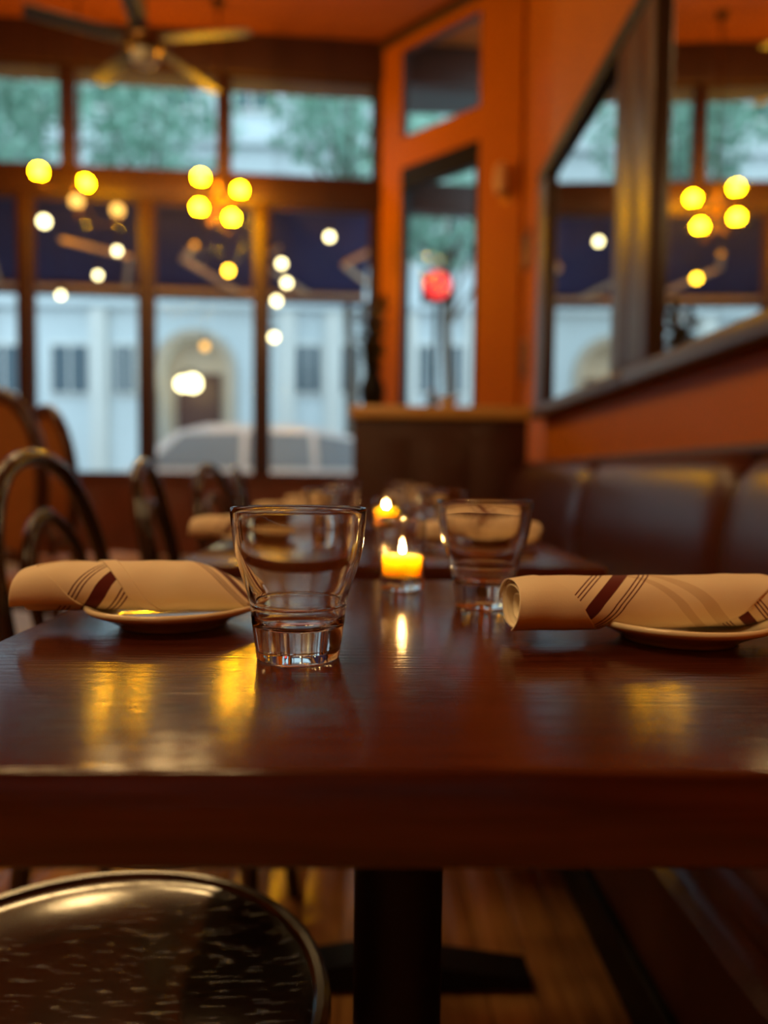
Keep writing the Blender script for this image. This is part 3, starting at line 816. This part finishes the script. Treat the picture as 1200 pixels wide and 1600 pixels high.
# ---- plates
def make_plate(loc, label):
    o = obj('side_plate', lathe([(0, .0012), (.036, .0012), (.0375, 0), (.040, 0), (.0415, .002), (.046, .0045), (.0560, .0095), (.0625, .0118), (.0650, .0138), (.0652, .0158), (.0640, .0172), (.0615, .0168), (.0540, .0130), (.0450, .0085), (.041, .0065), (0, .006)], 96), 'plate', smooth=60)
    o.location = loc
    return tag(o, label, 'plate', 'cream side plates')
def pl(x, y):
    p = onz(x, y, ZT); return Vector((p.x, p.y, ZT + .0003))
pL = pl(272, 974); pR = pl(1059, 997)
plate0 = make_plate(pL, 'cream side plate under the left napkin roll')
def pcopy(loc, lb):
    o = plate0.copy(); C.objects.link(o); o.location = loc; o['label'] = lb; return o
pcopy(pR, 'cream side plate under the right napkin roll')

# ---- rolled napkins
def sheet(tA, tB, f0, f1, rho, sfun, gfun, shape, nt=44, nf=None):
    """a wrapped piece of cloth: t along the roll, f the angle from the top over the front"""
    nf = nf or max(10, int((f1 - f0) / .11))
    bm = bmesh.new(); uvl = bm.loops.layers.uv.new('stripe'); grid = []; info = {}
    for j in range(nf + 1):
        f = f0 + (f1 - f0) * j / nf
        a, b = tA(f), tB(f); row = []
        for i in range(nt + 1):
            t = a + (b - a) * i / nt
            v = bm.verts.new(shape(t, f, rho(f) if callable(rho) else rho))
            info[v] = (sfun(t, f), gfun(t, f)); row.append(v)
        grid.append(row)
    for A, B in zip(grid, grid[1:]):
        for i in range(nt):
            fc = bm.faces.new((A[i], B[i], B[i + 1], A[i + 1]))
            for lp in fc.loops: lp[uvl].uv = info[lp.vert]
    bmesh.ops.recalc_face_normals(bm, faces=bm.faces)
    return bm
def add_cloth(name, bm, parent):
    o = obj(name, bm, 'napkin', parent, smooth=True)
    md = o.modifiers.new('thickness', 'SOLIDIFY'); md.thickness = .0009; md.offset = 1.0
    return o
PLAIN = lambda t, f: 0.5
def plate_h(q):
    if q < .041: return .0068
    if q < .0615: return .0068 + (q - .041) / .0205 * .0102
    return .0177 if q < .0658 else -1.0
def shaper(L, hw, hh, taper_r=0.0, taper_l=0.0, seed=0.0, skew=0.0, pc=(0, 0), lift=.012):
    def sh(t, f, rho):
        q = 1.0
        e = (L / 2 - t)
        if taper_r and e < .05: q *= 1 - taper_r * (1 - max(e, -.01) / .05) ** 1.7
        e2 = (t + L / 2)
        if taper_l and e2 < .03: q *= 1 - taper_l * (1 - max(e2, 0) / .03) ** 2
        wr = 1 + .012 * math.sin(t * 95 + 2.1 * f + seed) + .010 * math.sin(t * 41 - 3 * f + seed * 2) + .006 * math.sin(t * 210 + 1.3 * f)
        c, s = math.cos(f), math.sin(f)
        ex = .86
        cy_ = math.copysign(abs(s) ** ex, s); cz = math.copysign(abs(c) ** ex, c)
        v = Vector((t + skew * cz * .004, -hw * rho * wr * cy_ * (.75 + .25 * q), hh * q + hh * rho * wr * q * cz))
        ph = plate_h(math.hypot(v.x - pc[0], v.y - pc[1])) - lift + .0006
        if ph > -.5 and v.z < ph: v.z = ph + (1.04 - min(rho, 1.04)) * .002
        return v
    return sh
def make_napkin(loc, rotz, label, kind, plate):
    pc = Matrix.Rotation(-rotz, 2) @ Vector((plate.x - loc[0], plate.y - loc[1]))
    t = thing('rolled_napkin', label, 'napkin', loc, rotz, 'rolled striped napkins')
    if kind == 'L':
        L = .172; sh = shaper(L, .026, .0172, taper_r=.72, taper_l=.16, seed=.4, pc=pc, lift=.012)
        base_s = lambda a, f: a + .0132 * f + .001
        add_cloth('cloth_roll', sheet(lambda f: -L / 2 + .006 + .002 * math.sin(f), lambda f: L / 2 - .004, -PI, 3 * PI + PI, lambda f: 1.0 - .20 * max(0, (f - PI)) / PI, base_s, PLAIN, sh, nf=90), t)
        add_cloth('wrapped_fold', sheet(lambda f: -.026 + .0150 * f, lambda f: L / 2, -1.1, 2.75, 1.035, lambda a, f: .018 - (a - .0235 * f - .0466), PLAIN, sh), t)
        add_cloth('hem_band', sheet(lambda f: -.0275 + .0150 * f, lambda f: -.0165 + .0150 * f, -.9, 2.6, 1.075, PLAIN, PLAIN, sh, nt=8), t)
        add_cloth('end_fold', sheet(lambda f: -L / 2 - .0005 + .003 * math.cos(f), lambda f: -.081 + .0215 * f if f > .35 else -.0735 + .004 * (.35 - f) ** 2 * 10, -1.5, 2.15, 1.055, PLAIN, PLAIN, sh), t)
    else:
        L = .196; sh = shaper(L, .025, .0172, taper_l=.06, seed=1.7, pc=pc, lift=.0095)
        add_cloth('cloth_roll', sheet(lambda f: -L / 2 + .004 + .002 * math.sin(f * .7), lambda f: L / 2 - .003 * math.sin(f), -PI, 3 * PI + PI, lambda f: 1.0 - .21 * max(0, (f - PI)) / PI, lambda a, f: a - .02 * f - .027 if a > 0 else .5, PLAIN, sh, nf=90), t)
        add_cloth('wrapped_fold', sheet(lambda f: -L / 2 + .010, lambda f: min(L / 2 - .001, .1108 - .026 * f), -1.2, 2.7, 1.035, lambda a, f: a + .0197 * f + .017, lambda a, f: a - .02 * f, sh, nt=60), t)
        add_cloth('end_fold', sheet(lambda f: -L / 2 - .002 + .003 * math.cos(f + .4), lambda f: -.077 + .0142 * f, -1.4, 2.5, 1.075, PLAIN, PLAIN, sh), t)
    return t
p = onz(211, 951, ZT + .0135)
nL = make_napkin((p.x, pL.y, ZT + .0120), math.radians(3), 'rolled striped napkin on the left plate beside the front tumbler', 'L', pL)
p = onz(1024, 980, ZT + .0135)
nR = make_napkin((p.x, pR.y, ZT + .0095), math.radians(7.0), 'rolled striped napkin on the right plate, its open end toward the tumbler', 'R', pR)

# ---- place settings on the tables behind
ords = ['second', 'third', 'fourth', 'last']
for i, (ty, od) in enumerate(zip(TY[1:], ords)):
    dy = ty - TY[0]
    lb = od + ' table' if od != 'last' else 'last table before the counter'
    pcopy((pL.x - .03, pL.y + dy, ZT + .0003), 'cream side plate on the %s, window side' % lb)
    dup(nL, (nL.location.x - .03, nL.location.y + dy, nL.location.z), math.radians(1.5), 'rolled striped napkin on the %s, window side' % lb)
    if i != 1:
        pcopy((pR.x - .02, pR.y + dy, ZT + .0003), 'cream side plate on the %s, banquette side' % lb)
        dup(nR, (nR.location.x - .02, nR.location.y + dy, nR.location.z), PI + .05, 'rolled striped napkin on the %s, banquette side' % lb)
    gcopy((-.055 - .01 * i, ty - .06, ZT + .0003), 'clear tumbler on the %s, window side' % lb)
    gcopy((.125, ty + .03, ZT + .0003), 'clear tumbler on the %s, banquette side' % lb)

# ================================================================== CHAIRS
def make_chair(loc, rotz, label):
    t = thing('bentwood_chair', label, 'chair', loc, rotz, 'black bentwood chairs')
    obj('seat', lathe([(0, .443), (.10, .4435), (.175, .446), (.189, .449), (.189, .435), (0, .432)], 64), 'seat', t)
    obj('seat_ring', lathe([(.186, .425), (.196, .425), (.202, .430), (.203, .444), (.2015, .4515), (.197, .4545), (.1915, .4535), (.188, .448), (.186, .425)], 64), 'bentwood', t)
    for s in (-1, 1):
        obj('leg', tube(spline([(.145, s * .125, .43), (.165, s * .145, .25), (.19, s * .165, 0)], 4), [.016] * 5 + [.013] * 4, 12), 'bentwood', t)
    arch = [(-.225, -.195, 0), (-.19, -.185, .25), (-.185, -.180, .44), (-.205, -.195, .60), (-.232, -.182, .74), (-.255, -.115, .855), (-.262, 0, .893),
            (-.255, .115, .855), (-.232, .182, .74), (-.205, .195, .60), (-.185, .180, .44), (-.19, .185, .25), (-.225, .195, 0)]
    sp = spline(arch, 6); 
    k1 = 12; n = len(sp)
    obj('leg', tube(sp[:k1 + 1], .0155, 12), 'bentwood', t); obj('leg', tube(sp[n - 1 - k1:], .0155, 12), 'bentwood', t)
    obj('back_hoop', tube(sp[k1:n - k1], .0155, 12), 'bentwood', t)
    inner = [(-.175, -.085, .445), (-.20, -.10, .60), (-.228, -.095, .72), (-.243, 0, .79), (-.228, .095, .72), (-.20, .10, .60), (-.175, .085, .445)]
    obj('inner_hoop', tube(spline(inner, 6), .011, 10), 'bentwood', t)
    obj('leg_hoop', tube([(.165 * math.cos(a), .165 * math.sin(a), .24) for a in [2 * PI * k / 40 for k in range(40)]], .009, 8, closed=True), 'bentwood', t)
    return t
c0 = make_chair((-.228, .560, 0), math.radians(0), 'black bentwood chair with worn round seat tucked under the near table')
dup(c0, (-.345, 1.34, 0), math.radians(-4), 'black bentwood chair with arched back at the second table')
dup(c0, (-.33, 1.98, 0), math.radians(6), 'black bentwood chair at the third table')
dup(c0, (-.32, 2.66, 0), math.radians(-8), 'black bentwood chair at the fourth table')
dup(c0, (-.33, 3.36, 0), math.radians(5), 'black bentwood chair at the last table')

def make_padded(loc, rotz, label):
    t = thing('padded_chair', label, 'chair', loc, rotz, 'tan padded-back chairs')
    obj('seat', box(-.21, .21, -.22, .22, .42, .48, bev=.02), 'cane', t)
    obj('seat_frame', box(-.205, .205, -.215, .215, .37, .42, bev=.01), 'dkwood', t)
    for x in (-.18, .18):
        for y in (-.19, .19): obj('leg', tube([(x, y, .40), (x * 1.08, y * 1.05, 0)], [.021, .015], 10), 'dkwood', t)
    zc_, a, b = .85, .175, .29
    oval = [(-.22 - .12 * (b * math.sin(q)), a * math.cos(q) * (1 - .12 * math.sin(q) * -1), zc_ + b * math.sin(q)) for q in [2 * PI * k / 36 for k in range(36)]]
    obj('back_frame', tube(oval, .024, 10, closed=True), 'dkwood', t)
    bm = ball(1.0, seg=28)
    for v in bm.verts:
        y, x, z = v.co.y * (a - .015), v.co.x * .018, v.co.z * (b - .015)
        v.co = Vector((-.22 + x - .12 * z, y * (1 + .12 * v.co.z), zc_ + z))
    obj('back_pad', bm, 'cane', t)
    for s in (-1, 1): obj('back_post', tube([(-.18, s * .10, .42), (-.19, s * .10, zc_ - b * .86)], .016, 8), 'dkwood', t)
    return t
# chairs standing at a table further left
def seated(px, Y, deg):
    q = ony(px, 680, Y); th = math.radians(deg)
    return (q.x + .24 * math.cos(th), Y + .24 * math.sin(th), 0), th
l_, th = seated(0, 2.65, 66); c1 = make_padded(l_, th, 'tan padded oval-back chair at the left edge')
l_, th = seated(76, 3.25, 48); dup(c1, l_, th, 'tan padded oval-back chair partly behind the other one')
